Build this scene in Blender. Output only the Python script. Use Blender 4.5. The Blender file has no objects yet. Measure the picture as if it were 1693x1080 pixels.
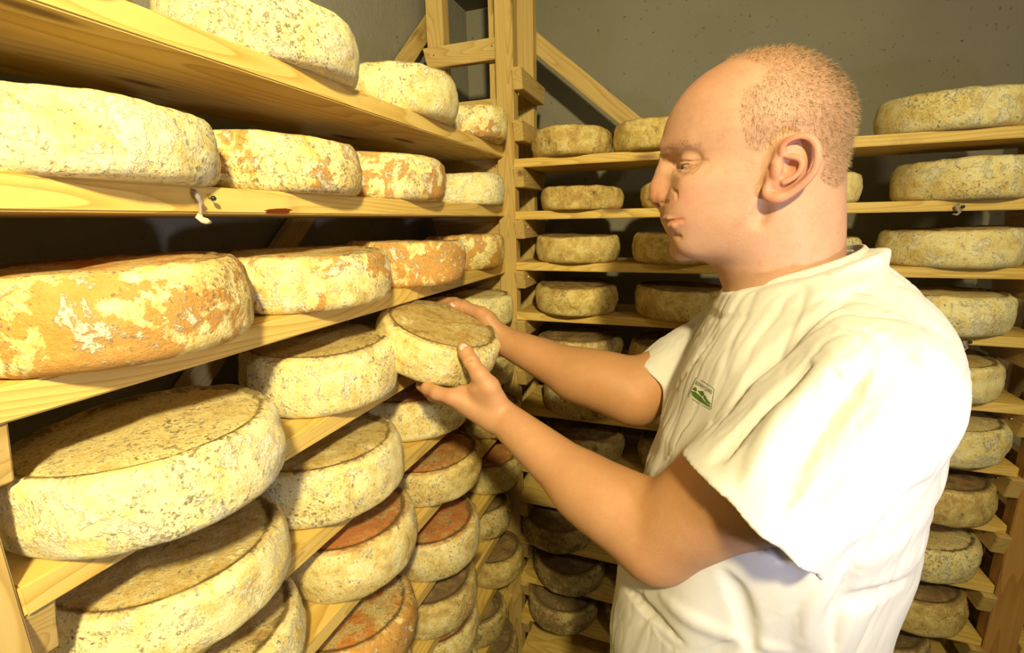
import bpy, bmesh, math, random
import numpy as np
from mathutils import Vector, Matrix, noise
from mathutils.bvhtree import BVHTree
D = bpy.data
COL = bpy.context.scene.collection
SC = bpy.context.scene
rnd = random.Random(7)

# ------------------------------------------------------------------ camera
F = 773.8
PITCH, ROLL, YAW = math.radians(12.64), math.radians(-1.09), math.radians(20.27)
_cy, _sy, _cp, _sp = math.cos(YAW), math.sin(YAW), math.cos(PITCH), math.sin(PITCH)
_f = np.array([-_sy*_cp, _cy*_cp, -_sp]); _r0 = np.array([_cy, _sy, 0.]); _u0 = np.cross(_r0, _f)
_c, _s = math.cos(ROLL), math.sin(ROLL)
_r = _c*_r0 + _s*_u0; _u = -_s*_r0 + _c*_u0
CAM = np.array([0., 0., 1.6])
def ray(px, py): return _f + _r*(px-846.5)/F + _u*(540-py)/F
def at(px, py, z): return CAM + ray(px, py)*z
def onY(px, py, Y):
    d = ray(px, py); return CAM + d*Y/d[1]
def onX(px, py, X):
    d = ray(px, py); return CAM + d*X/d[0]
cam = D.cameras.new('camera'); cam.sensor_width = 36; cam.lens = F/1693*36; cam.clip_start = .01
cobj = D.objects.new('camera', cam); COL.objects.link(cobj)
cobj.matrix_world = Matrix(((_r[0], _u[0], -_f[0], CAM[0]), (_r[1], _u[1], -_f[1], CAM[1]), (_r[2], _u[2], -_f[2], CAM[2]), (0, 0, 0, 1)))
SC.camera = cobj

# ------------------------------------------------------------------ light and exposure
w = D.worlds.new('world'); SC.world = w; w.use_nodes = True
w.node_tree.nodes['Background'].inputs[0].default_value = (.9, .85, .7, 1)
w.node_tree.nodes['Background'].inputs[1].default_value = .008
def area(name, loc, target, size, power, col, sy=None):
    l = D.lights.new(name, 'AREA'); l.shape = 'RECTANGLE'; l.size = size; l.size_y = sy or size
    l.energy = power; l.color = col
    o = D.objects.new(name, l); COL.objects.link(o); o.location = loc
    o.rotation_euler = (Vector(target)-Vector(loc)).to_track_quat('-Z', 'Y').to_euler()
    return o
WARM = (1, .84, .44)
area('ceiling_light', (.30, -.50, 2.22), (-1.1, .30, 1.6), .10, 31, WARM)
area('ceiling_light', (1.15, .10, 2.24), (.5, .9, 1.2), .16, 4.2, (1, .84, .52))
area('camera_flash', (.42, .10, 1.41), (-.5, .60, 1.5), .05, 2.0, (.82, .80, 1), .05)
area('room_fill', (.3, -.9, 1.9), (0, .8, 1.3), 1.0, .6, (1, .84, .58))
SC.view_settings.view_transform = 'Standard'; SC.view_settings.look = 'None'
SC.view_settings.exposure = .45; SC.view_settings.gamma = 1; SC.view_settings.use_curve_mapping = False

# ------------------------------------------------------------------ node helpers
def newmat(name):
    m = D.materials.new(name); m.use_nodes = True
    nt = m.node_tree; b = nt.nodes['Principled BSDF']
    return m, nt, b
def N(nt, typ, **kw):
    n = nt.nodes.new(typ)
    for k, v in kw.items():
        if k.startswith('i_'): n.inputs[k[2:].replace('_', ' ')].default_value = v
        else: setattr(n, k, v)
    return n
def mapping(nt, src, scale=(1, 1, 1), loc=None):
    m = N(nt, 'ShaderNodeMapping'); m.inputs['Scale'].default_value = scale
    nt.links.new(src, m.inputs['Vector'])
    if loc is not None: nt.links.new(loc, m.inputs['Location'])
    return m.outputs[0]
def tnoise(nt, vec, scale, detail=4, rough=.55, dist=0):
    n = N(nt, 'ShaderNodeTexNoise'); n.inputs['Scale'].default_value = scale
    n.inputs['Detail'].default_value = detail; n.inputs['Roughness'].default_value = rough
    n.inputs['Distortion'].default_value = dist
    nt.links.new(vec, n.inputs['Vector']); return n.outputs['Fac']
def ramp(nt, src, stops, mode='LINEAR'):
    r = N(nt, 'ShaderNodeValToRGB'); r.color_ramp.interpolation = mode
    e = r.color_ramp.elements
    while len(e) < len(stops): e.new(.5)
    for el, (p, c) in zip(e, stops): el.position = p; el.color = tuple(c)+(1,) if len(c) == 3 else c
    nt.links.new(src, r.inputs[0]); return r.outputs[0]
def step(nt, src, a, b, lo=0., hi=1.):
    m = N(nt, 'ShaderNodeMapRange'); m.interpolation_type = 'SMOOTHSTEP'
    for i, v in ((1, a), (2, b), (3, lo), (4, hi)):
        if hasattr(v, 'is_linked') or not isinstance(v, (int, float)): nt.links.new(v, m.inputs[i])
        else: m.inputs[i].default_value = v
    nt.links.new(src, m.inputs[0]); return m.outputs[0]
def math_(nt, op, a, b=None, c=None):
    m = N(nt, 'ShaderNodeMath', operation=op)
    for i, v in enumerate((a, b, c)):
        if v is None: continue
        if isinstance(v, (int, float)): m.inputs[i].default_value = v
        else: nt.links.new(v, m.inputs[i])
    return m.outputs[0]
def mixc(nt, fac, a, b, mode='MIX'):
    m = N(nt, 'ShaderNodeMix', data_type='RGBA', blend_type=mode)
    for i, v in ((0, fac), (6, a), (7, b)):
        if isinstance(v, (int, float)): m.inputs[i].default_value = v
        elif isinstance(v, tuple): m.inputs[i].default_value = v if len(v) == 4 else v+(1,)
        else: nt.links.new(v, m.inputs[i])
    return m.outputs[2]
def bump(nt, b, h, strength, dist):
    n = N(nt, 'ShaderNodeBump'); n.inputs['Strength'].default_value = strength; n.inputs['Distance'].default_value = dist
    nt.links.new(h, n.inputs['Height']); nt.links.new(n.outputs[0], b.inputs['Normal'])
def randloc(nt):
    oi = N(nt, 'ShaderNodeObjectInfo'); cx = N(nt, 'ShaderNodeCombineXYZ')
    a = math_(nt, 'MULTIPLY', oi.outputs['Random'], 37.); b = math_(nt, 'MULTIPLY', oi.outputs['Random'], 91.)
    nt.links.new(a, cx.inputs[0]); nt.links.new(b, cx.inputs[1]); nt.links.new(a, cx.inputs[2])
    return oi, cx.outputs[0]

# wood: grain runs along local X of every piece
def wood(name, lo, mid, hi, rough=.62):
    m, nt, b = newmat(name); L = nt.links
    tc = N(nt, 'ShaderNodeTexCoord'); oi, rl = randloc(nt)
    v0 = N(nt, 'ShaderNodeVectorMath', operation='ADD'); L.new(tc.outputs['Object'], v0.inputs[0]); L.new(rl, v0.inputs[1])
    v = v0.outputs[0]
    fld = tnoise(nt, mapping(nt, v, (.9, 5.5, 11)), 1., 2, .45, .25)
    ring = math_(nt, 'FRACT', math_(nt, 'MULTIPLY', fld, 30.))
    ring = math_(nt, 'MULTIPLY', math_(nt, 'POWER', ring, 2.), step(nt, ring, .93, 1., 1, 0))
    fine = tnoise(nt, mapping(nt, v, (5, 260, 260)), 1., 3, .6)
    big = tnoise(nt, mapping(nt, v, (2.5, 14, 14)), 1., 3, .5)
    g = math_(nt, 'ADD', math_(nt, 'MULTIPLY', ring, .42), math_(nt, 'ADD', math_(nt, 'MULTIPLY', fine, .22), math_(nt, 'MULTIPLY', big, .50)))
    c = ramp(nt, g, [(.22, hi), (.55, mid), (.95, lo)])
    vo = N(nt, 'ShaderNodeTexVoronoi'); vo.inputs['Scale'].default_value = 1.
    L.new(mapping(nt, v, (3.6, 13, 13)), vo.inputs['Vector'])
    kn = step(nt, vo.outputs['Distance'], .07, .17, 1, 0)
    c = mixc(nt, math_(nt, 'MULTIPLY', kn, .8), c, (.13, .055, .015))
    st = step(nt, tnoise(nt, v, 9, 5, .7), .60, .80)
    c = mixc(nt, math_(nt, 'MULTIPLY', st, .35), c, (.20, .13, .05))
    L.new(c, b.inputs['Base Color']); b.inputs['Roughness'].default_value = rough
    bump(nt, b, g, .25, .0012)
    return m
M_BOARD = wood('shelf_pine', (.40, .23, .04), (.65, .44, .10), (.75, .56, .18))
M_FRAME = wood('frame_pine', (.34, .20, .05), (.52, .36, .11), (.60, .44, .17))
M_DARK = wood('stained_pine', (.28, .13, .03), (.40, .20, .05), (.48, .27, .08))

def plaster(name, col, col2):
    m, nt, b = newmat(name); tc = N(nt, 'ShaderNodeTexCoord')
    big = tnoise(nt, tc.outputs['Object'], 2.5, 4, .6); n1 = tnoise(nt, tc.outputs['Object'], 160, 4, .65)
    n2 = tnoise(nt, tc.outputs['Object'], 28, 4, .6)
    c = mixc(nt, big, col, col2)
    sp = step(nt, tnoise(nt, tc.outputs['Object'], 90, 2, .5), .68, .76)
    c = mixc(nt, math_(nt, 'MULTIPLY', sp, .6), c, (.05, .045, .035))
    nt.links.new(c, b.inputs['Base Color']); b.inputs['Roughness'].default_value = .9
    h = math_(nt, 'ADD', math_(nt, 'MULTIPLY', n1, .6), n2)
    bump(nt, b, h, .55, .004); return m
M_WALL = plaster('plaster', (.185, .175, .135), (.285, .27, .205))
M_WALLD = plaster('low_bounce_plaster', (.15, .13, .10), (.20, .18, .13))  # wall plaster darkened for ceiling, right and front walls to cut bounced light
M_FLOOR = plaster('concrete', (.05, .045, .035), (.08, .07, .055))

# cheese rind: obj.color = (white mould, orange patches, dark mould), random offset per wheel
def cheese_mat():
    m, nt, b = newmat('cheese_rind'); L = nt.links
    tc = N(nt, 'ShaderNodeTexCoord'); oi, rl = randloc(nt)
    v0 = N(nt, 'ShaderNodeVectorMath', operation='ADD'); L.new(tc.outputs['Object'], v0.inputs[0]); L.new(rl, v0.inputs[1]); v = v0.outputs[0]
    sep = N(nt, 'ShaderNodeSeparateColor'); L.new(oi.outputs['Color'], sep.inputs[0])
    W, O, K = sep.outputs[0], sep.outputs[1], sep.outputs[2]
    at_ = N(nt, 'ShaderNodeAttribute', attribute_name='top'); top = at_.outputs['Fac']
    ar = N(nt, 'ShaderNodeAttribute', attribute_name='rim'); rim = ar.outputs['Fac']
    n_big = tnoise(nt, v, 16, 6, .62, .6); n_mid = tnoise(nt, v, 42, 7, .7, .4); n_fine = tnoise(nt, v, 240, 5, .7)
    n_or = tnoise(nt, v, 13, 5, .6, .3); n_spk = tnoise(nt, v, 120, 6, .75); n_dk = tnoise(nt, v, 22, 7, .72, .5)
    T = oi.outputs['Alpha']
    n_p = tnoise(nt, v, 30, 6, .68, .5); n_g = tnoise(nt, v, 500, 3, .6); n_a = tnoise(nt, v, 9, 3, .5)
    half = lambda q, k: math_(nt, 'MULTIPLY', math_(nt, 'SUBTRACT', q, .5), k)
    sm = math_(nt, 'ADD', math_(nt, 'ADD', math_(nt, 'MULTIPLY', n_mid, .48), math_(nt, 'MULTIPLY', n_spk, .27)), math_(nt, 'ADD', math_(nt, 'MULTIPLY', n_big, .25), half(W, .20)))
    side = ramp(nt, sm, [(.37, (.34, .20, .035)), (.46, (.66, .46, .11)), (.53, (.88, .72, .26)), (.62, (1., .93, .50))])
    tm = math_(nt, 'ADD', math_(nt, 'ADD', math_(nt, 'MULTIPLY', n_p, .5), math_(nt, 'MULTIPLY', n_spk, .42)), math_(nt, 'ADD', math_(nt, 'MULTIPLY', n_a, .1), math_(nt, 'MULTIPLY', math_(nt, 'SUBTRACT', W, .62), .42)))
    topc = ramp(nt, tm, [(.38, (.11, .06, .015)), (.47, (.33, .20, .045)), (.55, (.54, .38, .10)), (.67, (.85, .72, .34))])
    # red-orange bloom on the flat faces
    tt = math_(nt, 'SUBTRACT', .77, math_(nt, 'MULTIPLY', T, .38))
    rm = step(nt, n_or, math_(nt, 'SUBTRACT', tt, .04), math_(nt, 'ADD', tt, .05))
    rc = mixc(nt, n_spk, (.30, .05, .006), (.82, .27, .02))
    keep = step(nt, tm, .52, .60, 1, .15)
    topc = mixc(nt, math_(nt, 'MULTIPLY', math_(nt, 'MULTIPLY', rm, keep), .9), topc, rc)
    # orange patches where the crust has come off the side
    thr = math_(nt, 'SUBTRACT', .735, math_(nt, 'MULTIPLY', O, .34))
    om = step(nt, math_(nt, 'ADD', math_(nt, 'MULTIPLY', n_big, .6), math_(nt, 'MULTIPLY', n_p, .4)), math_(nt, 'SUBTRACT', thr, .012), math_(nt, 'ADD', thr, .022))
    oc = mixc(nt, n_spk, (.42, .15, .01), (.74, .38, .05))
    side = mixc(nt, math_(nt, 'MULTIPLY', om, .9), side, oc)
    # thick white crust
    thw = math_(nt, 'SUBTRACT', .72, math_(nt, 'MULTIPLY', W, .20))
    wm = step(nt, math_(nt, 'ADD', math_(nt, 'MULTIPLY', n_p, .65), math_(nt, 'MULTIPLY', n_spk, .35)), math_(nt, 'SUBTRACT', thw, .02), math_(nt, 'ADD', thw, .025))
    side = mixc(nt, math_(nt, 'MULTIPLY', wm, .85), side, mixc(nt, n_fine, (.84, .76, .46), (1, .97, .74)))
    c = mixc(nt, step(nt, math_(nt, 'ADD', top, half(n_p, .9)), .35, .65), side, topc)
    c = mixc(nt, math_(nt, 'MULTIPLY', K, .5), c, mixc(nt, n_p, (.24, .17, .10), (.46, .37, .25)))
    # dark mould: on the rim, in blotches and as fine specks
    dsum = math_(nt, 'ADD', math_(nt, 'MULTIPLY', n_dk, .6), math_(nt, 'MULTIPLY', n_spk, .4))
    dsum = math_(nt, 'ADD', dsum, math_(nt, 'ADD', math_(nt, 'MULTIPLY', rim, .19), math_(nt, 'MULTIPLY', top, .03)))
    thd = math_(nt, 'SUBTRACT', .665, math_(nt, 'MULTIPLY', K, .16))
    dm = step(nt, dsum, math_(nt, 'SUBTRACT', thd, .04), math_(nt, 'ADD', thd, .06))
    c = mixc(nt, math_(nt, 'MULTIPLY', dm, .82), c, mixc(nt, n_fine, (.06, .038, .014), (.24, .16, .06)))
    fs = step(nt, math_(nt, 'ADD', math_(nt, 'ADD', math_(nt, 'MULTIPLY', n_fine, .50), math_(nt, 'MULTIPLY', n_spk, .40)), math_(nt, 'MULTIPLY', n_a, .28)), .62, .72)
    c = mixc(nt, math_(nt, 'MULTIPLY', fs, .72), c, (.14, .09, .03))
    c = mixc(nt, step(nt, n_g, .45, .75, 0, .35), c, (.30, .20, .07))
    L.new(c, b.inputs['Base Color']); b.inputs['Roughness'].default_value = .72
    b.inputs['Specular IOR Level'].default_value = .35
    h = math_(nt, 'ADD', math_(nt, 'MULTIPLY', n_spk, .5), math_(nt, 'ADD', math_(nt, 'MULTIPLY', wm, .28), math_(nt, 'MULTIPLY', n_fine, .25)))
    bump(nt, b, h, .8, .0035); return m
M_CHEESE = cheese_mat()

def plain(name, col, rough=.5, metal=0., bscale=None, bs=.2):
    m, nt, b = newmat(name); tc = N(nt, 'ShaderNodeTexCoord')
    n = tnoise(nt, tc.outputs['Object'], bscale or 80, 3)
    c = mixc(nt, n, tuple(x*.82 for x in col), tuple(min(1, x*1.12) for x in col))
    nt.links.new(c, b.inputs['Base Color']); b.inputs['Roughness'].default_value = rough; b.inputs['Metallic'].default_value = metal
    bump(nt, b, n, bs, .001); return m
M_SCREW = plain('zinc', (.55, .53, .48), .35, 1.)
M_HOLE = plain('dark_hole', (.02, .015, .01), .9)
M_RESIN = plain('resin', (.14, .02, .006), .15)
M_PIN = plain('dark_green_glass', (.01, .03, .025), .15)
M_PINB = plain('blue_pin', (.01, .04, .12), .2)
M_SCRAP = plain('paper_scrap', (.62, .55, .36), .8, 0, 200, .6)
M_GREYSCRAP = plain('grey_mouldy_scrap', (.30, .25, .22), .9, 0, 200, .6)
M_TROUSER = plain('dark_blue_cotton', (.03, .04, .07), .9, 0, 300, .4)
M_SHOE = plain('black_leather', (.02, .02, .02), .4)
M_PRINT = plain('green_print', (.06, .16, .015), .8)

# skin with tan, redness, stubble and scalp tints from vertex layers
def skin_mat():
    m, nt, b = newmat('skin'); L = nt.links; tc = N(nt, 'ShaderNodeTexCoord')
    a = N(nt, 'ShaderNodeAttribute', attribute_name='tint'); sp = N(nt, 'ShaderNodeSeparateColor'); L.new(a.outputs['Color'], sp.inputs[0])
    red, hair, tan = sp.outputs[0], sp.outputs[1], sp.outputs[2]
    n1 = tnoise(nt, tc.outputs['Object'], 30, 4, .6); n2 = tnoise(nt, tc.outputs['Object'], 420, 4, .7); n3 = tnoise(nt, tc.outputs['Object'], 900, 2, .6)
    c = mixc(nt, n1, (.47, .265, .185), (.56, .345, .25))
    c = mixc(nt, tan, c, mixc(nt, n1, (.44, .225, .10), (.52, .28, .135)))
    c = mixc(nt, math_(nt, 'MULTIPLY', red, .8), c, (.60, .19, .13))
    n4 = tnoise(nt, tc.outputs['Object'], 75, 5, .7)
    c = mixc(nt, step(nt, n4, .5, .78, 0, .55), c, (.48, .19, .11)); c = mixc(nt, step(nt, n4, .5, .25, 0, .15), c, (.62, .40, .24))
    c = mixc(nt, math_(nt, 'MULTIPLY', step(nt, n2, .5, .75), .3), c, (.38, .18, .09))
    hm = math_(nt, 'MULTIPLY', hair, step(nt, n3, .30, .62, .35, .9))
    c = mixc(nt, hm, c, (.17, .105, .05))
    L.new(c, b.inputs['Base Color']); b.inputs['Roughness'].default_value = .5
    b.inputs['Subsurface Weight'].default_value = .12; b.inputs['Subsurface Radius'].default_value = (.008, .003, .0015)
    b.inputs['Subsurface Scale'].default_value = 1.
    b.inputs['Specular IOR Level'].default_value = .35
    bump(nt, b, math_(nt, 'ADD', n2, math_(nt, 'MULTIPLY', n3, .5)), .3, .0009); return m
M_SKIN = skin_mat()
def shirt_mat():
    m, nt, b = newmat('white_cotton'); tc = N(nt, 'ShaderNodeTexCoord')
    n = tnoise(nt, tc.outputs['Object'], 14, 4, .6); f = tnoise(nt, tc.outputs['Object'], 700, 2, .6)
    c = mixc(nt, n, (.60, .59, .575), (.65, .64, .625)); nt.links.new(c, b.inputs['Base Color'])
    b.inputs['Roughness'].default_value = .95; b.inputs['Specular IOR Level'].default_value = .15
    b.inputs['Sheen Weight'].default_value = .15
    bump(nt, b, math_(nt, 'ADD', math_(nt, 'MULTIPLY', f, .06), n), .25, .004); return m
M_SHIRT = shirt_mat()
M_HAIR = plain('short_hair', (.44, .32, .165), .4)
M_HAIRD = plain('dark_short_hair', (.075, .045, .02), .5)
M_BROW = plain('eyebrow_hair', (.42, .28, .13), .6)
M_NAIL = plain('fingernail', (.70, .50, .40), .3)
M_EYE = plain('eye_white', (.75, .72, .65), .1)
M_IRIS = plain('grey_green_iris', (.02, .025, .02), .45)

# ------------------------------------------------------------------ object helpers
def tag(o, label=None, cat=None, group=None, kind=None):
    if label: o['label'] = label
    if cat: o['category'] = cat
    if group: o['group'] = group
    if kind: o['kind'] = kind
    return o
def link(name, me, mat=None, parent=None, smooth=False):
    o = D.objects.new(name, me); COL.objects.link(o)
    if mat and not me.materials: me.materials.append(mat)
    if smooth: me.polygons.foreach_set('use_smooth', [True]*len(me.polygons))
    if parent is not None: o.parent = parent
    return o
def empty(name, loc, label, cat, group=None):
    o = D.objects.new(name, None); COL.objects.link(o); o.location = loc; o.empty_display_size = .1
    return tag(o, label, cat, group)
def bmesh_mesh(name, bm):
    me = D.meshes.new(name); bm.to_mesh(me); bm.free(); return me
def box_mesh(name, size, bev=.0015, wob=0., seed=0):
    """box centred on its origin, length along x, slightly uneven like sawn timber"""
    bm = bmesh.new(); bmesh.ops.create_cube(bm, size=1)
    bmesh.ops.scale(bm, vec=size, verts=bm.verts)
    n = max(1, int(size[0]/.12))
    if n > 1:
        ed = [e for e in bm.edges if abs((e.verts[0].co-e.verts[1].co).normalized().x) > .9]
        bmesh.ops.subdivide_edges(bm, edges=ed, cuts=n)
    if wob:
        for vv in bm.verts:
            q = noise.noise_vector(Vector((vv.co.x*5+seed*3.1, vv.co.y*2, vv.co.z*2+seed)))
            vv.co += Vector((0, q.y, q.z))*wob
    ed = [e for e in bm.edges if len(e.link_faces) == 2 and e.calc_face_angle(0) > .8]
    bmesh.ops.bevel(bm, geom=ed, offset=bev, segments=2, affect='EDGES')
    return bmesh_mesh(name, bm)
def timber(name, a, b_, wdt, thk, mat, parent=None, up=(0, 0, 1), bev=.0015, wob=.0008, chamfer=0):
    """piece of timber from point a to b, wdt along 'up', thk across"""
    a, b_ = Vector(a), Vector(b_); d = b_-a; L = d.length; x = d/L
    z = Vector(up); z = (z-x*z.dot(x)).normalized(); y = z.cross(x)
    seed = rnd.random()*50
    me = box_mesh(name, (L, thk, wdt), bev, wob, seed)
    if chamfer:
        for vv in me.vertices:
            if vv.co.z < -wdt*.2 and abs(vv.co.x) > L/2-.03:
                vv.co.x -= math.copysign(chamfer, vv.co.x)
    o = link(name, me, mat, parent)
    mw = Matrix((x, y, z)).transposed().to_4x4(); mw.translation = (a+b_)/2
    if parent is not None: o.matrix_parent_inverse = Matrix.Translation(parent.location).inverted()
    o.matrix_world = mw
    if parent is not None: o.matrix_basis = mw
    return o

# ------------------------------------------------------------------ room
def slab(name, lo, hi, mat):
    bm = bmesh.new(); bmesh.ops.create_cube(bm, size=1)
    lo, hi = Vector(lo), Vector(hi)
    bmesh.ops.scale(bm, vec=hi-lo, verts=bm.verts); bmesh.ops.translate(bm, vec=(lo+hi)/2, verts=bm.verts)
    return tag(link(name, bmesh_mesh(name, bm), mat), kind='structure')
XL, YB, XR, YF, HC = -.715, 1.56, 2.3, -1.5, 2.27
slab('floor', (XL-.1, YF-.1, -.1), (XR+.1, YB+.1, 0), M_FLOOR)
slab('ceiling', (XL-.1, YF-.1, HC), (XR+.1, YB+.1, HC+.1), M_WALLD)
slab('wall_left', (XL-.1, YF, 0), (XL, YB, HC), M_WALL)
slab('wall_back', (XL-.1, YB, 0), (XR+.1, YB+.1, HC), M_WALL)
slab('wall_right', (XR, YF, 0), (XR+.1, YB, HC), M_WALLD)
slab('wall_front', (XL-.1, YF-.1, 0), (XR+.1, YF, HC), M_WALLD)

# ------------------------------------------------------------------ racks
hL = [1.7604, 1.6135, 1.4651, 1.3147, 1.1626, 1.0195, .8629, .718, .5695, .421, .272, .123]   # underside of each board
hB = [1.7335, 1.6040, 1.4728, 1.3382, 1.1999, 1.0641, .9304, .782, .6415, .505, .365, .225, .09]
TL, TB = .026, .021
ORD = ['top', 'second', 'third', 'fourth', 'fifth', 'sixth', 'seventh', 'eighth', 'ninth', 'tenth', 'eleventh', 'twelfth', 'thirteenth']
XF, XBK = -.45, -.674            # left rack front and back planes
YFR, YBK = 1.178, 1.375          # back rack front and back planes

def screw(p, nrm, parent, r=.0028):
    bm = bmesh.new(); bmesh.ops.create_cone(bm, cap_ends=True, segments=12, radius1=r, radius2=r*.8, depth=.0016)
    bmesh.ops.create_cone(bm, cap_ends=True, segments=6, radius1=r*.4, radius2=r*.4, depth=.0019)
    o = link('screw', bmesh_mesh('screw', bm), M_SCREW, parent)
    q = Vector(nrm).to_track_quat('Z', 'Y')
    mw = q.to_matrix().to_4x4(); mw.translation = Vector(p)
    if parent is not None: o.matrix_parent_inverse = Matrix.Translation(parent.location).inverted()
    o.matrix_basis = mw
    return o

# left rack: end frames across X with cleats, the loose boards run along Y
rackL = empty('shelf_rack', (-.56, .7, 0), 'pine shelf rack along the left wall, posts, cleats and slanting wall brace', 'rack')
for ya, yb, cl in ((1.217, 1.255, -1), (.113, .149, 1)):
    ym = (ya+yb)/2
    timber('post', (XF-.024, ym, .0), (XF-.024, ym, HC-.004), .048, .038, M_FRAME, rackL, up=(1, 0, 0))
    timber('post', (XBK+.024, ym, .0), (XBK+.024, ym, HC-.004), .048, .038, M_FRAME, rackL, up=(1, 0, 0))
    yc = ya-.011 if cl < 0 else yb+.011
    for h in [2.046, 1.907]+hL:
        if h < 2.2:
            zt = h if h in hL else h
            timber('cleat', (XF-.004, yc, zt-.025), (XBK-.002, yc, zt-.025), .05, .022, M_FRAME, rackL, chamfer=.012)
            for xx in (XF-.03, XBK+.03): screw((xx, yc-.0112 if cl < 0 else yc+.0112, zt-.02), (0, -1 if cl < 0 else 1, 0), rackL)
timber('brace', (XL+.016, .30, 1.20), (XL+.016, 1.33, 2.185), .038, .02, M_FRAME, rackL, up=(0, 0, 1))
for i, h in enumerate(hL):
    y0 = .151 if i > 2 else .03
    o = timber('shelf_board', ((XF+XBK)/2, y0, h+TL/2), ((XF+XBK)/2, 1.207, h+TL/2), TL, XF-XBK, M_BOARD, None, bev=.0018, wob=.0006)
    tag(o, 'pine shelf board of the left rack, %s from the top' % ORD[i], 'shelf board', 'loose shelf boards of the left rack')
    if i == 1:
        # resin seam on the front edge
        bm = bmesh.new()
        P = [onX(x, y, XF+.0008) for x, y in ((437, 348.5), (445, 346), (457, 345), (472, 344.5), (484, 347), (479, 349), (477, 353.5), (442, 353), (441, 349.5))]
        vs = [bm.verts.new(p) for p in P]; bm.faces.new(vs)
        r = bmesh.ops.extrude_face_region(bm, geom=bm.faces[:]); bmesh.ops.translate(bm, vec=(-.003, 0, 0), verts=[g for g in r['geom'] if isinstance(g, bmesh.types.BMVert)])
        bmesh.ops.recalc_face_normals(bm, faces=bm.faces)
        ob = link('resin_streak', bmesh_mesh('resin_streak', bm), M_RESIN, o); ob['label'] = 'dark red resin streak on the front edge'
        ob.matrix_parent_inverse = o.matrix_basis.inverted()

# back rack: end frames across Y, boards run along X
rackB = empty('shelf_rack', (.13, 1.28, 0), 'pine shelf rack along the back wall, posts, cleats and diagonal brace', 'rack')
for xm, sgn, mt in ((-.443, 1, M_FRAME), (.712, -1, M_DARK), (1.30, -1, M_FRAME)):
    pw = .046 if sgn > 0 else .058
    timber('post', (xm, YFR+.017, 0), (xm, YFR+.017, HC-.004 if sgn > 0 else 1.62), pw, .034, mt, rackB, up=(1, 0, 0))
    timber('post', (xm, YBK-.015, 0), (xm, YBK-.015, HC-.004 if sgn > 0 else 1.80), pw, .034, M_FRAME, rackB, up=(1, 0, 0))
    sides = (1,) if sgn > 0 else ((-1, 1) if xm < 1 else (-1,))
    for sd in sides:
        xc = xm+sd*(pw/2+.0125)
        for h in ([1.965, 1.845] if sgn > 0 else [])+hB:
            timber('cleat', (xc, YFR-.012, h-.0245), (xc, YBK, h-.0245), .047, .025, M_FRAME, rackB, chamfer=.013)
            screw((xc+sd*.0128, YFR+.03, h-.02), (sd, 0, 0), rackB, .003)
timber('brace', (-.46, 1.395, 2.115), (-.06, 1.395, 1.775), .045, .018, M_FRAME, rackB, up=(0, 0, 1))
for i, h in enumerate(hB):
    x1 = .677+.004*math.sin(i)
    o = timber('shelf_board', (-.422, (YFR+YBK)/2, h+TB/2), (min(x1, .68), (YFR+YBK)/2, h+TB/2), TB, YBK-YFR, M_BOARD, None, bev=.0015, wob=.0006)
    tag(o, 'pine shelf board of the back rack, %s from the top' % ORD[i], 'shelf board', 'loose shelf boards of the back rack')
for i in (7, 8, 9):
    h = hB[i]-.012
    o = timber('shelf_board', (.748, (YFR+YBK)/2, h+.012+TB/2), (1.27, (YFR+YBK)/2, h+.012+TB/2), TB, YBK-YFR, M_BOARD, None)
    tag(o, 'pine shelf board beyond the brown right-hand post, %s' % {7: 'highest of three', 8: 'middle of three', 9: 'lowest of three'}[i], 'shelf board', 'loose boards of the next bay on the right')

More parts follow.
